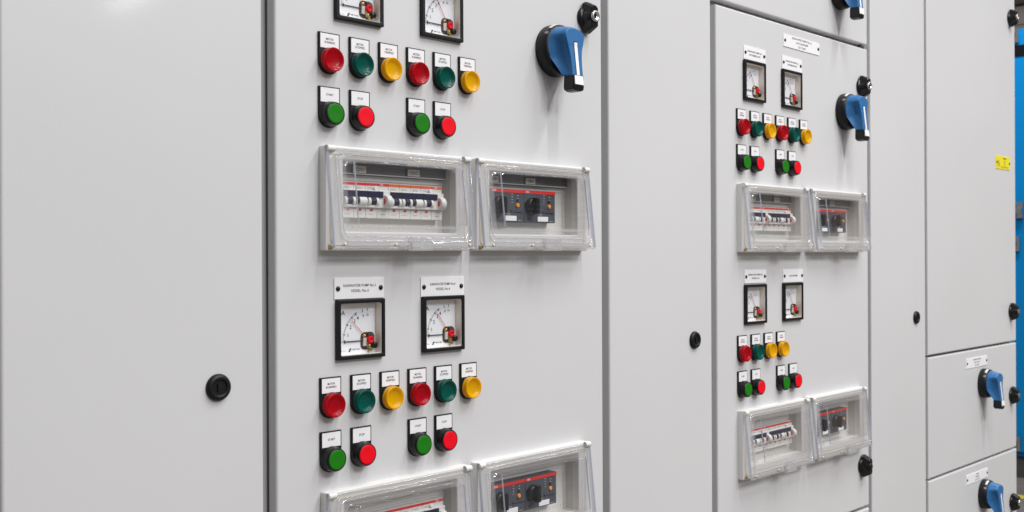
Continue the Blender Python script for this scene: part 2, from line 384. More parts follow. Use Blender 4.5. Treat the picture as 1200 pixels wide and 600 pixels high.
# ------------------------------------------------------------------ rotary switch handle
def spline(P, n):
    out = []
    N = len(P)
    for i in range(N - 1):
        p0 = P[max(i - 1, 0)]; p1 = P[i]; p2 = P[i + 1]; p3 = P[min(i + 2, N - 1)]
        for k in range(n):
            t = k / n
            out.append(tuple(.5 * ((2 * b) + (-a + c) * t + (2 * a - 5 * b + 4 * c - d) * t * t + (-a + 3 * b - 3 * c + d) * t ** 3) for a, b, c, d in zip(p0, p1, p2, p3)))
    out.append(P[-1]); return out
def rotary(u, z, label, group):
    t = thing('rotary_switch', u, z, label, 'switch handle', group)
    def disc(b):
        b.lathe(0, 0, [(37.2 * mm, 0), (37.6 * mm, 3 * mm), (37.2 * mm, 12 * mm), (35.6 * mm, 18.5 * mm), (33.5 * mm, 20.5 * mm), (10 * mm, 20.6 * mm)], 'mblack', 64)
        for a0, a1, hh0, hh1 in ((98, 127, 12.6, 17.6), (141, 148, 12.6, 18)):
            q0 = []; q1 = []; K = 8
            for k in range(K + 1):
                a = math.radians(a0 + (a1 - a0) * k / K)
                for lst, hh in ((q0, hh0), (q1, hh1)):
                    r = (37.2 + (35.6 - 37.2) * (hh - 12) / 6.5 + .25) * mm
                    lst.append((r * math.cos(a), hh * mm, r * math.sin(a)))
            b.add(q0 + q1, [(k, k + 1, K + 2 + k, K + 1 + k) for k in range(K)], 'inkg' if a0 > 120 else 'tag')
    mk('base_disc', t, disc)
    def hd(b):
        base = [(0, 33.5), (17, 29), (28, 18), (33, 1), (29.5, -12), (21.5, -27), (15.5, -41)]
        q1 = [(0, 33), (16.5, 28.5), (27.5, 18), (27, 6), (22.5, -10), (16.5, -26), (13.8, -41)]
        mid = [(0, 31.5), (15, 27.5), (24.5, 17.5), (17.5, 7), (13, -8), (11.4, -25), (11.9, -41)]
        q3 = [(0, 30), (14.5, 26.8), (22, 18), (15.8, 7.5), (12.2, -7), (11.2, -24), (11.4, -41)]
        fr = [(0, 27.5), (12.5, 25.5), (19.8, 18.5), (18.0, 8), (13.8, -6), (11.7, -23), (11.4, -41)]
        fr2 = [(0, 26.7), (11.9, 24.8), (19, 18.2), (17.2, 8), (13.1, -6), (11, -23), (10.7, -41)]
        def loop(P, hf):
            r = spline(P, 5); R_ = [(x * mm, hf(z_) * mm, z_ * mm) for x, z_ in r]; L_ = [(-x, h, z_) for x, h, z_ in reversed(R_[1:])]
            return L_ + R_
        lift = lambda z_: 0 if z_ > -14 else (-(z_ + 14)) / 27 * 13
        fl = lambda z_: 0 if z_ > 0 else -z_ * .11
        def close(l): return l
        L = [loop(base, lambda z_: 20 + lift(z_)), loop(q1, lambda z_: 24 + lift(z_) * .85 + fl(z_) * .3), loop(mid, lambda z_: 31 + lift(z_) * .6 + fl(z_) * .5), loop(q3, lambda z_: 38 + lift(z_) * .3 + fl(z_) * .8 - (0 if z_ < 10 else (z_ - 10) * .08)),
             loop(fr, lambda z_: 43.4 + fl(z_) - (0 if z_ < 6 else (z_ - 6) * .06)), loop(fr2, lambda z_: 44 + fl(z_) - (0 if z_ < 6 else (z_ - 6) * .06))]
        # loops run counter-clockwise or not: orient so that lofting faces outward
        L = [list(reversed(l)) for l in L]
        n = len(L[0]); vs = [p for l in L for p in l]; fs = []; fs2 = []
        for q in range(len(L) - 1):
            for k in range(n):
                a = q * n + k; c = q * n + (k + 1) % n
                (fs if q < 3 else fs2).append((a, c, c + n, a + n))
        b.add(vs, fs, 'blue', True); b.add(vs, fs2, 'blue', False)
        b.add(L[-1], [tuple(range(n))], 'blue'); b.add(L[0], [tuple(reversed(range(n)))], 'blue')
    hnd = mk('handle', t, hd)
    def sl(b):
        a = -math.atan(.11); T = Matrix.Translation((0, -44 * mm, 0)) @ Matrix.Rotation(a, 4, 'X')
        b.box(-3.9 * mm, 3.9 * mm, -2 * mm, .3 * mm, -41 * mm, 0, 'black', T=T); b.box(-3.9 * mm, 3.9 * mm, -2 * mm, .05 * mm, 0, 8.5 * mm, 'black')if 0 else b.box(-3.9 * mm, 3.9 * mm, 42 * mm, 44.15 * mm, -.2 * mm, 8.5 * mm, 'black')
        b.box(-3.2 * mm, 3.2 * mm, -1 * mm, .7 * mm, -41.3 * mm, 0, 'white', T=T); b.box(-3.2 * mm, 3.2 * mm, 43 * mm, 44.5 * mm, -.1 * mm, 7 * mm, 'white')
        b.box(-9.4 * mm, 9.4 * mm, -1 * mm, 1.6 * mm, -54.5 * mm, -41.4 * mm, 'white', .5 * mm, T=T)
    mk('pointer_strip', hnd, sl)
    def tip(b):
        L = []
        def lp(h, i):
            return [(-10.8 * mm + i, h, -40.6 * mm), (-11.6 * mm + i, h, -57.5 * mm), (-10.6 * mm + i, h, -61 * mm + i), (-5 * mm, h, -63 * mm + i), (5 * mm, h, -63 * mm + i), (10.6 * mm - i, h, -61 * mm + i), (11.6 * mm - i, h, -56 * mm), (10.8 * mm - i, h, -40.6 * mm)]
        b.loft([lp(29 * mm, 2.5 * mm), lp(32 * mm, 0), lp(48.8 * mm, 0), lp(50 * mm, .8 * mm)], 'black')
    mk('handle_tip', t, tip)
    return t
def lock_mesh(b, u, z, core='silver'):
    b.lathe(u, z, [(17 * mm, 0), (17.3 * mm, 2 * mm), (16 * mm, 5 * mm), (11.5 * mm, 6.5 * mm)], 'black', 36)
    b.lathe(u, z, [(11.5 * mm, 6 * mm), (10.8 * mm, 12 * mm), (9.6 * mm, 19 * mm), (8.6 * mm, 20.5 * mm)], 'black', 36)
    def lp(w, hh, h): return [(u - w * mm, h * mm, z - (hh - 3) * mm), (u - w * .5 * mm, h * mm, z - hh * mm), (u + w * .5 * mm, h * mm, z - hh * mm), (u + w * mm, h * mm, z - (hh - 3) * mm),
                              (u + w * mm, h * mm, z + (hh - 3) * mm), (u + w * .5 * mm, h * mm, z + hh * mm), (u - w * .5 * mm, h * mm, z + hh * mm), (u - w * mm, h * mm, z + (hh - 3) * mm)]
    b.loft([lp(9, 23.5, 3.5), lp(8.5, 23.5, 7), lp(7.8, 17, 19.5), lp(6.8, 15.8, 21)], 'black')
    if core == 'silver':
        b.lathe(u, z, [(8.3 * mm, 20 * mm), (8.3 * mm, 23 * mm), (7.5 * mm, 23.8 * mm), (5 * mm, 23.8 * mm), (4.6 * mm, 22.6 * mm), (.4 * mm, 22.4 * mm)], 'silver', 28)
        b.box(u - .8 * mm, u + .8 * mm, 22.5 * mm, 23.2 * mm, z - 3.5 * mm, z + 3.5 * mm, 'black')
    else:
        b.lathe(u, z, [(7 * mm, 19 * mm), (7 * mm, 21.8 * mm), (6 * mm, 22.4 * mm), (.4 * mm, 22.4 * mm)], core, 24)
def plug_mesh(b, u, z):
    b.lathe(u, z, [(14.7 * mm, 0), (14.8 * mm, 1.5 * mm), (13.4 * mm, 4.6 * mm), (11 * mm, 5.6 * mm), (9.0 * mm, 5.3 * mm), (8.4 * mm, 4.6 * mm), (7.9 * mm, 3.6 * mm)], 'mblack', 40)
    q = lambda r, h: [(u + r * mm * math.cos(a), h * mm, z + r * mm * math.sin(a)) for a in (0, 2 * PI / 3, 4 * PI / 3)]
    b.loft([q(5.4, 1.5), q(5.4, 4.9), q(4.9, 5.3)], 'mblack', False)

# ------------------------------------------------------------------ cabinets
def door(parent, u0, u1, z0, z1, holes=(), lab=None):
    b = MB('paint', 'rubber')
    b.box(u0, u1, -15 * mm, 0, z0, z1, 'paint', 3.2 * mm)
    o = b.build('door', parent)
    # rounded front edges smooth
    if holes:
        cb = MB('paint')
        for (a, c, d, e) in holes: cb.box(a, c, -.05, .05, d, e, 'paint')
        co = cb.build('cut', parent)
        md = o.modifiers.new('b', 'BOOLEAN'); md.operation = 'DIFFERENCE'; md.solver = 'EXACT'; md.object = co
        bpy.context.view_layer.update()
        me = bpy.data.meshes.new_from_object(o.evaluated_get(bpy.context.evaluated_depsgraph_get()))
        o.modifiers.clear(); old = o.data; o.data = me; bpy.data.meshes.remove(old)
        cm = co.data; bpy.data.objects.remove(co); bpy.data.meshes.remove(cm)
    def seal(b):
        ring(b, (u0 - .5 * mm, u1 - 1.5 * mm, z0 + .8 * mm, z1 - .8 * mm), (u0 + 12 * mm, u1 - 12 * mm, z0 + 12 * mm, z1 - 12 * mm), -18.2 * mm, -15 * mm, 'rubber')
    mk('door_seal', o, seal)
    return o
def cabinet(u0, u1, label, rails=()):
    t = thing('control_cabinet', 0, 0, label, 'cabinet', 'switchgear cabinets in a row')
    zb, zt = -1.30, .82
    def fr(b):
        w = 24 * mm
        b.box(u0, u0 + w, -.5, -18 * mm, zb, zt, 'frame'); b.box(u1 - w, u1, -.5, -18 * mm, zb, zt, 'frame')
        b.box(u0 + w, u1 - w, -.5, -18.5 * mm, zt - w, zt, 'frame'); b.box(u0 + w, u1 - w, -.5, -18.5 * mm, zb, zb + w, 'frame')
        for z in rails: b.box(u0 + w, u1 - w, -.05, -18.5 * mm, z - w, z + w, 'frame')
        b.box(u0 + w, u1 - w, -.5, -.498, zb + w, zt - w, 'frame')
    mk('frame', t, fr)
    mk('plinth', t, lambda b: b.box(u0 + 1 * mm, u1 - 1 * mm, -.49, -.03, -1.4, -1.302, 'rubber'))
    return t
METERS = []   # holes
def build_panel(o, dz, near):
    """common layout; o = left offset, dz = z shift, returns door holes"""
    holes = []
    for z in (319, -87.5):
        for u in (135, 270.3): holes.append((o + (u - 33.5) * mm, o + (u + 33.5) * mm, (z + dz - 33.5) * mm, (z + dz + 33.5) * mm))
    for zb in (7.2, -399.5):
        for uL in (77, 322): holes.append((o + (uL + 20) * mm, o + (uL + 215) * mm, (zb + dz + 17) * mm, (zb + dz + 113) * mm))
    return holes
oB, dB = 0.0, 0.0
oD, dD = 0.906, -2.4
zb, zt = -1.295, .815
cA = cabinet(-.2935, .0065, 'plain light grey full height cabinet door at the left with one black plug lock')
dr = door(cA, -.2835, 0.0, zb, zt); mk('lock', dr, lambda b: plug_mesh(b, -.0575, -.1408))
cZ = cabinet(-.897, -.2965, 'grey cabinet of which only a sliver of edge shows at the extreme left'); door(cZ, -.887, -.300, zb, zt)
cB = cabinet(.0075, .609, 'large grey cabinet in the near foreground carrying four gauges and a blue rotary switch', (-.539, .443))
hB = build_panel(oB, dB, True); hD = build_panel(oD, dD, False)
dr = door(cB, .0165, .603, -.5365, .4385, hB); mk('lock', dr, lambda b: lock_mesh(b, .562, .3565)); door(cB, .0165, .603, .4475, zt); door(cB, .0165, .603, zb, -.5425)
cC = cabinet(.610, .909, 'narrow blank grey cabinet between the two gauge cabinets with one black plug lock')
dr = door(cC, .6195, .9025, zb, zt); mk('lock', dr, lambda b: plug_mesh(b, .8482, -.1440))
cD = cabinet(.910, 1.509, 'grey cabinet right of centre with gauges, lamps and two rotary switches on stacked doors', (-.539, .443))
dr = door(cD, .919, 1.503, -.5365, .4385, hD)
def dl(b):
    lock_mesh(b, .906 + .5615, .3541); lock_mesh(b, .906 + .5615, -.4467, 'black')
mk('lock', dr, lambda b: lock_mesh(b, .906 + .5615, .3541)); mk('lock', dr, lambda b: lock_mesh(b, .906 + .5615, -.4467, 'black'))
door(cD, .919, 1.503, .4475, zt); door(cD, .919, 1.503, zb, -.5425)
mk('hinge_pin', cD, lambda b: b.box(1.484, 1.488, -13 * mm, -4 * mm, .4385, .4475, 'rubber'))
cE = cabinet(1.510, 1.806, 'narrow blank grey cabinet second from the right end with a tiny black plug lock')
dr = door(cE, 1.5180, 1.799, zb, zt); mk('lock', dr, lambda b: plug_mesh(b, 1.7447, -.1460))
cF = cabinet(1.807, 2.408, 'grey end cabinet on the right with a yellow plate and small drawers-like stacked doors', (-.2415, -.533))
dr = door(cF, 1.814, 2.4015, -.2388, zt)
mk('lock', dr, lambda b: lock_mesh(b, 2.359, .6405)); mk('lock', dr, lambda b: lock_mesh(b, 2.359, -.157, 'duct'))
dr = door(cF, 1.814, 2.4015, -.530, -.2442); mk('lock', dr, lambda b: lock_mesh(b, 2.359, -.3845, 'duct'))
dr = door(cF, 1.814, 2.4015, -.822, -.5355); mk('lock', dr, lambda b: lock_mesh(b, 2.359, -.675, 'silver'))
door(cF, 1.814, 2.4015, zb, -.8275)
for c in (cA, cB, cC, cD, cE, cF):
    pass
cF['label'] = 'grey end cabinet at the right with a yellow plate and three stacked doors'

# ------------------------------------------------------------------ lamps, buttons, gauges
WHO = {'B': 'near', 'D': 'far'}
ordn = ['first', 'second', 'third', 'fourth', 'fifth', 'sixth']
RUN, STO, TRI = ['MOTOR', 'RUNNING'], ['MOTOR', 'STOPPED'], ['MOTOR', 'TRIPPED']
KIND = {'r': ('red_lens', RUN, 'dark red', 'motor running'), 'g': ('green_lens', STO, 'dark green', 'motor stopped'), 'y': ('amber_lens', TRI, 'amber', 'motor tripped')}
proto = {}
def place(kind, u, z, label, group, maker):
    if kind in proto: return dup(proto[kind], u, z, label, group)
    proto[kind] = maker(); return proto[kind]
for cab, o, d in (('B', oB, dB), ('D', oD, dD)):
    for zt_, row, seq in ((265.3, 'upper', 'rgyrgy'), (-141.6, 'lower', 'rgyrgy' if cab == 'B' else 'rgyy')):
        gp = 'signal lamps in the %s row of the %s panel' % (row, WHO[cab])
        for i, s_ in enumerate(seq):
            mat, lines, cn, wn = KIND[s_]
            lab = '%s lamp, %s from left in the %s lamp row of the %s panel' % (cn, ordn[i], row, WHO[cab])
            u = o + (90.6 + 45.05 * i) * mm; z = (zt_ + d - 33.2) * mm
            place('L' + s_, u, z, lab, gp, lambda: lamp(mat, lines, u, z, lab, gp))
        zb_ = 201.6 if row == 'upper' else -205.4
        for j, i in enumerate((0, 1, 3, 4)):
            g = j % 2 == 0
            lab = '%s push button, %s from left under the %s lamps, %s panel' % ('green' if g else 'bright red', ordn[j], row, WHO[cab])
            gp2 = 'start and stop buttons under the %s lamps of the %s panel' % (row, WHO[cab])
            u = o + (90.6 + 45.05 * i) * mm; z = (zb_ + d - 33.2) * mm
            place('B%d' % g, u, z, lab, gp2, lambda: button('green_cap' if g else 'red_cap', ['START' if g else 'STOP'], u, z, lab, gp2))
nd = {('B', 'upper', 0): 128, ('B', 'upper', 1): 121, ('B', 'lower', 0): 136, ('B', 'lower', 1): 127, ('D', 'upper', 0): 121, ('D', 'upper', 1): 119, ('D', 'lower', 0): 124, ('D', 'lower', 1): 118}
for cab, o, d in (('B', oB, dB), ('D', oD, dD)):
    for row, z in (('upper', 319), ('lower', -87.3)):
        for i, u in enumerate((135, 270.3)):
            meter(o + u * mm, (z + d) * mm, nd[cab, row, i], 'black square ammeter, %s of the %s pair on the %s panel' % (('left', 'right')[i], row, WHO[cab]), 'square gauges on the %s panel' % WHO[cab])
nameplate(.135, -.0381, 75.5, 25.2, [('RAINWATER PUMP No.3', 49), ('VESSEL No.3', 27)], 'white nameplate reading rainwater pump no.3 above the lower left gauge', 'white nameplates over the gauges')
nameplate(.2712, -.0394, 76, 25.6, [('RAINWATER PUMP No.4', 44), ('VESSEL No.4', 25)], 'white nameplate reading rainwater pump no.4 above the near lower right gauge', 'white nameplates over the gauges')
nameplate(.135, .3695, 75.5, 25, [('RAINWATER PUMP No.1', 49), ('VESSEL No.1', 27)], 'white nameplate over the upper left gauge of the near panel', 'white nameplates over the gauges')
nameplate(.2712, .3695, 75.5, 25, [('RAINWATER PUMP No.2', 49), ('VESSEL No.2', 27)], 'white nameplate over the upper right gauge of the near panel', 'white nameplates over the gauges')
nameplate(1.0450, .3668, 75, 24.5, [('RAINWATER PUMP No.1', 50), ('INTERMEDIATE', 38)], 'small white nameplate over the upper left gauge of the far panel', 'white nameplates over the gauges')
nameplate(1.1808, .3663, 75, 25, [('RAINWATER PUMP No.2', 48), ('INTERMEDIATE', 36)], 'small white nameplate over the upper right gauge of the far panel', 'white nameplates over the gauges')
nameplate(1.0440, -.0396, 75, 24, [('RAINWATER PUMP No.1', 50), ('VESSEL No.1', 27)], 'small white two line nameplate over the lower left gauge of the far panel', 'white nameplates over the gauges')
nameplate(1.1815, -.0405, 77, 24.5, [('VACUUM PUMP', 32)], 'small white one line nameplate over the lower right gauge of the far panel', 'white nameplates over the gauges')
nameplate(1.2190, .4090, 140.5, 24, [('RAINWATER PUMPS No.1,2', 76), ('& VACUUM PUMP', 46), ('Q2-7.2kW', 30)], 'wide white nameplate near the top of the far panel', None, caps=3.1)
nameplate(2.1132, -.2762, 140.5, 24.6, [('RAINWATER PUMP', 50), ('INLET VALVE', 38), ('Q3-1.5kW', 26)], 'wide white nameplate on the middle door of the end cabinet', None, caps=2.9)
nameplate(2.1122, -.5682, 144, 24, [('SPARE', 18), ('FEEDER', 24), ('Q4-2.2kW', 30)], 'wide white nameplate on the lowest visible door of the end cabinet', None, caps=2.9)
def tri(b):
    h = 1.5 * mm; q = [(-34 * mm, 8 * mm), (-43 * mm, -6 * mm), (-25 * mm, -6 * mm)]; c = (-34 * mm, -1.3 * mm)
    inn = [(c[0] + (x - c[0]) * .72, c[1] + (z - c[1]) * .72) for x, z in q]
    b.add([(x, h, z) for x, z in q + inn], [(0, 1, 4, 3), (1, 2, 5, 4), (2, 0, 3, 5)], 'ink')
    b.add([(-33 * mm, h, 3 * mm), (-36 * mm, h, -1.5 * mm), (-34 * mm, h, -1.2 * mm), (-35 * mm, h, -5 * mm), (-32 * mm, h, -.4 * mm), (-34 * mm, h, -.7 * mm)], [(0, 1, 2, 5), (5, 2, 3, 4)], 'ink')
    b.text('415V', -34 * mm, -11.5 * mm, h, 2.8 * mm, 'ink', width=20 * mm)
    b.text('DANGER', 11 * mm, 9 * mm, h, 4.4 * mm, 'ink', width=26 * mm); b.text('400', 10 * mm, 1 * mm, h, 3.6 * mm, 'ink', width=11 * mm)
    b.text('VOLTS', 10 * mm, -5.5 * mm, h, 3.0 * mm, 'ink', width=12 * mm); b.text('ISOLATE BEFORE OPENING', 10 * mm, -13 * mm, h, 2.4 * mm, 'ink', width=52 * mm)
nameplate(2.3048, .2440, 104, 35, [], 'yellow electrical warning plate on the tall upper door of the end cabinet', None, 'yellow', extra=tri)
rot0 = rotary(.490, .297, 'large blue rotary switch handle at the top right of the near panel', 'blue rotary switch handles')
for u, z, lb in ((.906 + .4885, .2945, 'blue rotary switch handle beside a key lock at the top right of the far panel'), (1.373, .5395, 'blue rotary switch handle cut off by the top of the picture above the far panel'),
                 (2.1555, -.3335, 'blue rotary switch handle on the middle door of the end cabinet'), (2.1555, -.6195, 'blue rotary switch handle at the bottom right corner on the end cabinet')):
    dup(rot0, u, z, lb, 'blue rotary switch handles')

# ------------------------------------------------------------------ window enclosures, breakers, motor starters
def enclosure(u, z, label, upper=True, tilt=6.3):
    """local origin: lower left corner on the door"""
    t = thing('breaker_enclosure', u, z, label, 'enclosure', 'clear hinged windows over the breakers')
    W, Hh = 230.5 * mm, 123.6 * mm
    O = (26 * mm, 208.5 * mm, 22.8 * mm, 108.2 * mm)
    def tr(b):
        ring(b, (0, W, 0, Hh), (O[0], O[1], O[2], O[3]), 0, 12 * mm, 'tray', 2 * mm, 2 * mm, 1.5 * mm)
        # recess walls behind the door face
        ring(b, (O[0] - 2.5 * mm, O[1] + 2.5 * mm, O[2] - 2.5 * mm, O[3] + 2.5 * mm), O, -16 * mm, -.2 * mm, 'trayin', .5 * mm, 2 * mm)
    mk('base_frame', t, tr)
    def bp(b):
        b.box(O[0] - 2 * mm, O[1] + 2 * mm, -16 * mm, -14 * mm, O[2] - 2 * mm, O[3] + 2 * mm, 'plate')
        for k in range(22):
            uu = O[0] + 10 * mm + k * 8 * mm; b.box(uu, uu + .5 * mm, -14.2 * mm, -13.8 * mm, O[2] + 6 * mm, O[2] + 8.5 * mm, 'inkg')
        b.box(O[0], O[1], -14.2 * mm, -12.5 * mm, 91 * mm, 92.2 * mm, 'tray'); b.box(O[0], O[1], -14.2 * mm, -12.5 * mm, 86.5 * mm, 87.5 * mm, 'tray')
    mk('blanking_plate', t, bp)
    mk('gasket', t, lambda b: tube_loop(b, rrect(7 * mm, W - 7 * mm, 7 * mm, Hh - 9 * mm, 8 * mm, 12.0 * mm), 1.0 * mm, 'gasket'))
    for uu in (0.2 * mm, W - 10.7 * mm):
        def hg(b):
            n = 16; c = (14.5 * mm, 119.8 * mm); r = 4.0 * mm
            lp = lambda x: [(x, c[0] + r * math.cos(2 * PI * k / n), c[1] + r * math.sin(2 * PI * k / n)) for k in range(n)]
            b.loft([lp(uu), lp(uu + 10.5 * mm)], 'cb', True, True, True)
            b.box(uu, uu + 10.5 * mm, 10 * mm, 14.5 * mm, 116.5 * mm, 123.4 * mm, 'tray')
        mk('hinge', t, hg)
    def lt(b):
        b.box(4 * mm, 9 * mm, 11.5 * mm, 15 * mm, 2.5 * mm, 7 * mm, 'brass', .6 * mm); b.box(9 * mm, 12 * mm, 11.5 * mm, 13.5 * mm, 3.5 * mm, 6 * mm, 'umber')
    mk('latch', t, lt)
    # tilted cover
    A = (0.5 * mm, W - .5 * mm, 1.5 * mm, 120.5 * mm)
    hz, hh = 119.8 * mm, 14.5 * mm
    T = Matrix.Translation((0, -hh, hz)) @ Matrix.Rotation(math.radians(-tilt), 4, 'X') @ Matrix.Translation((0, hh, -hz))
    def cv(b):
        rr = lambda i, h, r, e=0: rrect(A[0] + i, A[1] - i, A[2] + i + e, A[3] - i * .6, r, h * mm + 13 * mm, 6)
        sp = [(0, -1.5, 3), (0, 2, 3), (.5, 2.6, 3), (7.5, 2.6, 9), (8.2, 4.4, 9), (10, 4.4, 9), (10.7, 2.6, 9), (13, 2.6, 9), (13.6, 3.8, 9), (14.8, 3.8, 9), (15.4, 2.6, 9), (24, 2.6, 7), (25, 3.2, 7), (26.2, 14.5, 7), (27, 16.2, 7), (29, 17, 6)]
        outer = [rr(i * mm, h, r * mm) for i, h, r in sp]
        th = 2.0
        spi = [(0, -1.5, 3), (2, 0.4, 3), (24, .4, 8), (26.5, 1, 8), (28.3, 13.5, 8), (30, 15, 6)]
        inner = [rr(i * mm, h, r * mm) for i, h, r in spi]
        b.loft(outer[:13], 'rim', False, False, False, T); b.loft(outer[12:], 'clear', False, False, True, T)
        b.add(outer[-1], [tuple(reversed(range(len(outer[-1]))))], 'clear', False, T)
        b.loft([list(l) for l in inner[:4]], 'rim', False, False, False, T); b.loft(inner[3:], 'clear', False, False, False, T)
        b.add(inner[-1], [tuple(reversed(range(len(inner[-1]))))], 'clear', False, T)
        # moulded blocks along the lower lip and the finger tab
        for a, c in ((18, 82), (96, 108), (150, 212)):
            b.box(A[0] + a * mm, A[0] + c * mm, 15.7 * mm, 18.5 * mm, 3.5 * mm, 9.5 * mm, 'bead', .8 * mm, T)
        b.box(A[0] + 112 * mm, A[0] + 146 * mm, 15.8 * mm, 24 * mm, -1.5 * mm, 15 * mm, 'bead', 1.5 * mm, T)
        b.box(A[0] + 116 * mm, A[0] + 134 * mm, 15.9 * mm, 17 * mm, 3 * mm, 9 * mm, 'tag', .3 * mm, T)
        for a in (15, 92, 216): b.lathe(A[0] + a * mm, 6.5 * mm, [(2 * mm, 15.7 * mm), (2 * mm, 17.5 * mm), (.5 * mm, 17.8 * mm)], 'tag', 14, T)
        for i_, h_, w_ in ((9.1, 4.5, .8), (14.2, 3.9, .6), (.7, 1.6, .7)):
            tube_loop_T(b, rr(i_ * mm, h_, (9 if 5 < i_ < 20 else 6 if i_ > 20 else 3) * mm), w_ * mm, 'bead', T)  # tubes whose milky white stands in for highlights on the ridges
        for x_ in (A[0] + 26.5 * mm, A[1] - 27.9 * mm): b.box(x_, x_ + 1.4 * mm, 28.2 * mm, 30.0 * mm, A[2] + 28.5 * mm, A[3] - 18 * mm, 'edge', .4 * mm, T)  # added bars: painted highlight down the sides of the dome
        for x_ in (A[0] - .3 * mm, A[1] - 1.0 * mm): b.box(x_, x_ + 1.3 * mm, 11.8 * mm, 16.3 * mm, A[2] + 3 * mm, A[3] - 3 * mm, 'edge', .4 * mm, T)  # added bars: painted highlight on the outer flange sides
    mk('cover', t, cv)
    return t
def tube_loop_T(b, pts, r, m, T):
    k = len(b.v); tube_loop(b, pts, r, m)
    for i in range(k, len(b.v)): b.v[i] = T @ b.v[i]
def tagstrip(u0, u1, tags, label, group, z):
    t = thing('label_strip', u0, z, label, 'label strip', group)
    mk('strip', t, lambda b: (b.box(0, u1 - u0, -13.9 * mm, -8 * mm, -6 * mm, 6 * mm, 'duct', .8 * mm), b.box(0, u1 - u0, -8.2 * mm, -7.2 * mm, -6.2 * mm, -5 * mm, 'tag'), b.box(0, u1 - u0, -8.2 * mm, -7.2 * mm, 5 * mm, 6.2 * mm, 'duct')))
    for uu, s_ in tags:
        def tg(b):
            b.box(uu - u0 - 10 * mm, uu - u0 + 10 * mm, -7.9 * mm, -6.4 * mm, -4.3 * mm, 4.3 * mm, 'tag', .3 * mm)
            b.box(uu - u0 - 13 * mm, uu - u0 - 10.2 * mm, -7.9 * mm, -6.8 * mm, -5 * mm, 5 * mm, 'ink')
            b.text(s_, uu - u0, -2.2 * mm, -6.2 * mm, 4.2 * mm, 'inkg')
        mk('tag', t, tg)
def breaker(u, z, label, group, variant):
    """local origin: module centre, tray bottom line + ; z spans +47.3..+91 in panel coordinates"""
    t = thing('circuit_breaker', u, z, label, 'circuit breaker', group)
    w = 8.85 * mm
    def bd(b):
        b.box(-w, w, -14 * mm, -2 * mm, 47.3 * mm, 91 * mm, 'cb', .5 * mm)
        b.box(-w, w, -2.2 * mm, 2 * mm, 60 * mm, 81.5 * mm, 'cb', .8 * mm)
        b.box(-w + .1 * mm, w - .1 * mm, -2.1 * mm, -1.6 * mm, 87.3 * mm, 90.4 * mm, 'stripe_red' if variant in (0, 1) else 'stripe_orange')
        b.box(-5 * mm, 3 * mm, -2.1 * mm, -1.8 * mm, 51.9 * mm, 52.2 * mm, 'inkg')
        b.box(-6 * mm, 2 * mm, -2.1 * mm, -1.85 * mm, 84.2 * mm, 84.6 * mm, 'inkg'); b.box(-6 * mm, 4 * mm, -2.1 * mm, -1.85 * mm, 82.9 * mm, 83.2 * mm, 'inkg')
    mk('body', t, bd)
    mk('switch_band', t, lambda b: b.box(-w, w, 1.8 * mm, 3.6 * mm, 72.6 * mm, 80.2 * mm, 'navy', .5 * mm))
    n = 12
    def arcp(b, x0, x1, r, m):
        lp = lambda x: [(x, -1 * mm + r * math.cos(a), 67.5 * mm + r * math.sin(a)) for a in [(-PI / 2 + PI * k / n) for k in range(n + 1)]]
        b.loft([lp(x0), lp(x1)], m, True, True, False)
    if variant in (0, 2):
        def tg(b):
            arcp(b, -4.6 * mm, 3.2 * mm, 5.2 * mm, 'navy')
        mk('toggle', t, tg)
        mk('guard', t, lambda b: (arcp(b, -8.4 * mm, -5 * mm, 6.2 * mm, 'cb'), arcp(b, 3.8 * mm, 7.2 * mm, 6.2 * mm, 'cb')))
    else:
        mk('toggle', t, lambda b: (arcp(b, -4.4 * mm, 6.6 * mm, 6.6 * mm, 'cb'), arcp(b, -8.2 * mm, -5 * mm, 5 * mm, 'navy')))
    mk('indicator', t, lambda b: b.box(-2 * mm, 2 * mm, -2.1 * mm, -1.4 * mm, 56.2 * mm, 58.4 * mm, 'stripe_red'))
    return t
def rcd(u, z, label, group, variant):
    t = thing('residual_current_breaker', u, z, label, 'circuit breaker', group)
    w = 8.85 * mm
    def bd(b):
        b.box(-w, w, -14 * mm, -2 * mm, 47.3 * mm, 91 * mm, 'cb', .5 * mm)
        b.box(-w, w, -2.2 * mm, 2 * mm, 60 * mm, 81.5 * mm, 'cb', .8 * mm)
        b.box(-w + .1 * mm, w - .1 * mm, -2.1 * mm, -1.6 * mm, 87.3 * mm, 90.4 * mm, 'stripe_red' if variant == 0 else 'stripe_orange')
        b.text('ABB', -2 * mm, 87.9 * mm, -1.5 * mm, 1.8 * mm, 'white')
        b.box(-4 * mm, 3 * mm, -2.1 * mm, -1.8 * mm, 51.9 * mm, 52.3 * mm, 'inkg')
    mk('body', t, bd)
    mk('switch_band', t, lambda b: b.box(-w, -3 * mm, 1.8 * mm, 3.6 * mm, 72.6 * mm, 80.2 * mm, 'navy', .5 * mm))
    def wheel(b):
        n = 28
        lp = lambda x, r: [(x, 2.0 * mm + r * math.cos(2 * PI * k / n), 68.2 * mm + r * math.sin(2 * PI * k / n)) for k in range(n)]
        b.loft([lp(-1.2 * mm, 7.2 * mm), lp(-.8 * mm, 8 * mm), lp(6.0 * mm, 8.6 * mm), lp(7.0 * mm, 8.0 * mm)], 'cb', True, True, True)
        b.loft([lp(-1.8 * mm, 3.4 * mm), lp(-1.1 * mm, 4.0 * mm)], 'stripe_red', True, True, True)
    mk('toggle', t, wheel)
    mk('test_button', t, lambda b: b.lathe(-12.5 * mm, 84.2 * mm, [(2.9 * mm, -2.2 * mm), (2.9 * mm, .6 * mm), (2.3 * mm, 1.0 * mm)], 'white', 18))
    return t
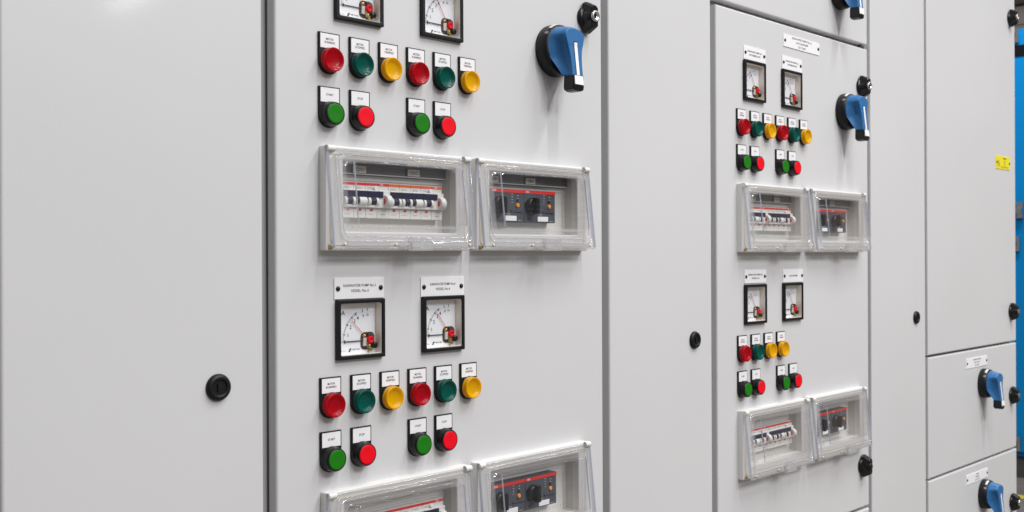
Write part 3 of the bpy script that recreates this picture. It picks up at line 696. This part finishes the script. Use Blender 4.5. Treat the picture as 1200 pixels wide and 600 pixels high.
def starter(u, z, label, group):
    """local origin: left edge"""
    t = thing('motor_starter', u, z, label, 'motor starter', group)
    W = 65.6 * mm
    def bd(b):
        b.box(0, 49 * mm, -14 * mm, 2 * mm, 47.5 * mm, 93 * mm, 'starter', .6 * mm); b.box(49.3 * mm, W, -14 * mm, 1.6 * mm, 47.5 * mm, 93 * mm, 'starter', .6 * mm)
        b.box(.1 * mm, W - .1 * mm, 1.5 * mm, 2.5 * mm, 88.3 * mm, 92.7 * mm, 'stripe_red')
        b.text('ABB', 5.5 * mm, 89.2 * mm, 2.8 * mm, 2.6 * mm, 'white')
        for k in range(7): b.box((40 + (k % 2) * 11.5) * mm, (42.5 + (k % 2) * 11.5) * mm, 2 * mm, 2.25 * mm, (86 - 1.9 * k) * mm, (86.6 - 1.9 * k) * mm, 'tag')
        b.box(38 * mm, 39.8 * mm, 2 * mm, 2.6 * mm, 62 * mm, 64 * mm, 'black'); b.box(38 * mm, 62 * mm, 2 * mm, 2.4 * mm, 61.2 * mm, 61.9 * mm, 'black')
        b.lathe(8 * mm, 52 * mm, [(1.3 * mm, 1.5 * mm), (1.3 * mm, 2.3 * mm)], 'black', 12); b.text('MS132', 34 * mm, 57.6 * mm, 2.3 * mm, 1.5 * mm, 'tag')
        b.text('HK1-11', 57 * mm, 49 * mm, 2 * mm, 1.6 * mm, 'tag')
        b.box(1 * mm, 3 * mm, 2 * mm, 2.6 * mm, 68 * mm, 76 * mm, 'black'); b.box(3 * mm, 7 * mm, 2 * mm, 2.6 * mm, 72 * mm, 73 * mm, 'black')
    mk('body', t, bd)
    def kn(b):
        b.lathe(14 * mm, 70.5 * mm, [(12.2 * mm, 2 * mm), (12.2 * mm, 6 * mm), (11 * mm, 9 * mm), (10 * mm, 9.5 * mm)], 'black', 36)
        b.box(10.8 * mm, 17.2 * mm, 8 * mm, 17 * mm, 59 * mm, 82 * mm, 'black', 1.5 * mm)
    mk('knob', t, kn)
    def tb(b):
        b.lathe(52 * mm, 71 * mm, [(2.9 * mm, 1.5 * mm), (2.9 * mm, 3.4 * mm), (2.4 * mm, 3.8 * mm)], 'orange', 20); b.box(50.5 * mm, 53.5 * mm, 1.5 * mm, 2.6 * mm, 75.5 * mm, 79 * mm, 'black')
    mk('test_button', t, tb)
    mk('marking_label', t, lambda b: b.box(27 * mm, 49 * mm, 2.05 * mm, 3.2 * mm, 49 * mm, 56 * mm, 'white', .3 * mm))
    return t
pe = None; cb_p = {}; ms_p = None
for cab, o, d in (('B', oB, dB), ('D', oD, dD)):
    for row, zbm in (('upper', 7.2), ('lower', -399.5)):
        who = '%s window pair of the %s panel' % (row, WHO[cab])
        zz = (zbm + d) * mm
        for i, uL in enumerate((77, 322)):
            lb = 'enclosure with clear tilted cover, %s of the %s' % (('left', 'right')[i], who)
            if pe is None: pe = enclosure(o + uL * mm, zz, lb)
            else: dup(pe, o + uL * mm, zz, lb)
        zr = (zbm - 7.2 + d) * mm
        if row == 'upper':
            tagstrip(o + 104 * mm, o + 284.5 * mm, [(o + 142 * mm, 'QA1'), (o + 229 * mm, 'QA2')], 'dark grey label strip above the breakers in the left window of the %s panel' % WHO[cab], 'label strips', zr + 106.8 * mm)
            tagstrip(o + 349 * mm, o + 529.5 * mm, [(o + 374 * mm, 'QM1'), (o + 449 * mm, 'QM2')], 'dark grey label strip above the motor starters in the right window of the %s panel' % WHO[cab], 'label strips', zr + 106.8 * mm)
        gp = 'breakers behind the left window, ' + who
        for k in range(9):
            uu = o + (264 - 18 * k) * mm
            isr = k in (0, 5); red = 1 if (k < 5 and row == 'upper' and cab == 'B') else 0
            var = (2 if red else 0) + (1 if k in (2, 7) else 0)
            nm = ['first', 'second', 'third', 'fourth', 'fifth', 'sixth', 'seventh', 'eighth', 'ninth'][k]
            if isr:
                lb = 'breaker with large round toggle, %s from right in %s window, %s panel' % (nm, row, WHO[cab]); key = ('r', red)
                if key not in cb_p: cb_p[key] = rcd(uu, zr, lb, gp, red)
                else: dup(cb_p[key], uu, zr, lb, gp)
            else:
                lb = 'narrow breaker with %s toggle, %s from right in %s window, %s panel' % ('white' if var % 2 else 'dark', nm, row, WHO[cab]); key = ('b', var)
                if key not in cb_p: cb_p[key] = breaker(uu, zr, lb, gp, var)
                else: dup(cb_p[key], uu, zr, lb, gp)
        for k, uu in enumerate((360.4, 426.3)):
            lb = 'dark grey motor starter, %s one behind the right window, %s row, %s panel' % (('left', 'right')[k], row, WHO[cab])
            if ms_p is None: ms_p = starter(o + uu * mm, zr, lb, 'motor starters behind the windows')
            else: dup(ms_p, o + uu * mm, zr, lb)

# ------------------------------------------------------------------ surroundings
def struct(name, fn):
    b = MB(); fn(b); o = b.build(name, None, (0, 0, Z0)); o['kind'] = 'structure'; return o
struct('floor', lambda b: b.box(-6, 14, -9, 8, -1.5, -1.4, 'concrete'))
struct('floor_marking', lambda b: b.box(5.72, 5.80, -6, 4, -1.3999, -1.396, 'lineyellow'))
def wall(b):
    b.box(9.6, 9.8, -9, 8, -1.4, 2.10, 'beige'); b.box(9.58, 9.8, -9, 8, 2.103, 2.27, 'beige'); b.box(9.5, 9.8, -9, 8, 2.275, 4.2, 'wood')
    for k in range(10): b.box(9.49, 9.5, -9, 8, 2.36 + k * .17, 2.375 + k * .17, 'rubber')
struct('back_wall', wall)
t = thing('machine_cabinet', 6.3, -1.4, 'tall bright blue cabinet with hinges beyond the right end of the row', 'machine')
def mbx(b): b.box(0, .8, -2.2, .1, .14, 2.80, 'machine')
mk('body', t, mbx)
mk('plinth', t, lambda b: b.box(.03, .78, -2.18, .05, 0, .139, 'rubber'))
mk('door', t, lambda b: (b.box(-.025, -.001, -1.42, -.35, .17, 2.76, 'machine'), b.box(-.03, -.0255, -1.42, -.35, 2.625, 2.695, 'black')))
for z in (2.755, 1.46, .22):
    mk('hinge', t, lambda b: (b.box(-.045, -.026, -1.335, -1.272, z - .045, z + .045, 'silver'), b.box(-.05, -.0455, -1.315, -1.29, z - .015, z + .015, 'black')))
mk('handle', t, lambda b: (b.box(-.05, -.0255, -1.285, -1.25, 1.62, 1.72, 'silver'), b.box(-.07, -.0505, -1.36, -1.25, 1.65, 1.68, 'silver')))

# ------------------------------------------------------------------ light
w = bpy.data.worlds.new('World'); S.world = w; w.use_nodes = True
bg = w.node_tree.nodes['Background']; bg.inputs[0].default_value = (.97, .98, 1.0, 1); bg.inputs[1].default_value = .21
def area(x, y, z, sx, sy, power, col=(1, .99, .985)):
    l = bpy.data.lights.new('ceiling_or_fill_lamp', 'AREA'); l.shape = 'RECTANGLE'; l.size = sx; l.size_y = sy; l.energy = power; l.color = col
    o = bpy.data.objects.new('ceiling_or_fill_lamp', l); COL.objects.link(o); o.location = (x, y, Z0 + z)
    return o
for x, p, q in ((-1.05, 14, 18), (.49, 66, 128), (2.03, 76, 136), (3.57, 24, 32), (5.1, 12, 16)):
    area(x, -2.05, 3.2, .12, 1.9, p)
    area(x, -5.2, 3.2, .12, 2.2, q)
area(2.72, -5.80, 1.735, .12, .6, 6)
area(5.2, .6, 3.0, .3, 2.0, 110)  # added fill light that brightens the blue machine, not a known fitting

# ------------------------------------------------------------------ camera
f, V = 1245., 1198.; ph = math.atan2(V, f); Dm = 1.02793; CX = .66529
cam = bpy.data.cameras.new('camera'); co = bpy.data.objects.new('camera', cam); COL.objects.link(co); S.camera = co
cam.sensor_width = 36; cam.lens = f / 1200 * 36; cam.clip_end = 100; cam.clip_start = .05
fw = Vector((math.cos(ph), math.sin(ph), 0)); r = Vector((math.sin(ph), -math.cos(ph), 0)); z = Vector((0, 0, 1))
a = math.radians(.26); c, s_ = math.cos(a), math.sin(a)
X = c * r - s_ * z; Y = s_ * r + c * z
co.matrix_world = Matrix(((X.x, Y.x, -fw.x, -CX), (X.y, Y.y, -fw.y, -Dm), (X.z, Y.z, -fw.z, Z0), (0, 0, 0, 1)))
cam.dof.use_dof = True; cam.dof.focus_distance = 1.5; cam.dof.aperture_fstop = 11

S.view_settings.view_transform = 'Standard'; S.view_settings.look = 'None'; S.view_settings.exposure = .11; S.view_settings.gamma = 1
S.cycles.max_bounces = 10; S.cycles.transparent_max_bounces = 24; S.cycles.use_denoising = True
S.cycles.caustics_reflective = False; S.cycles.caustics_refractive = False
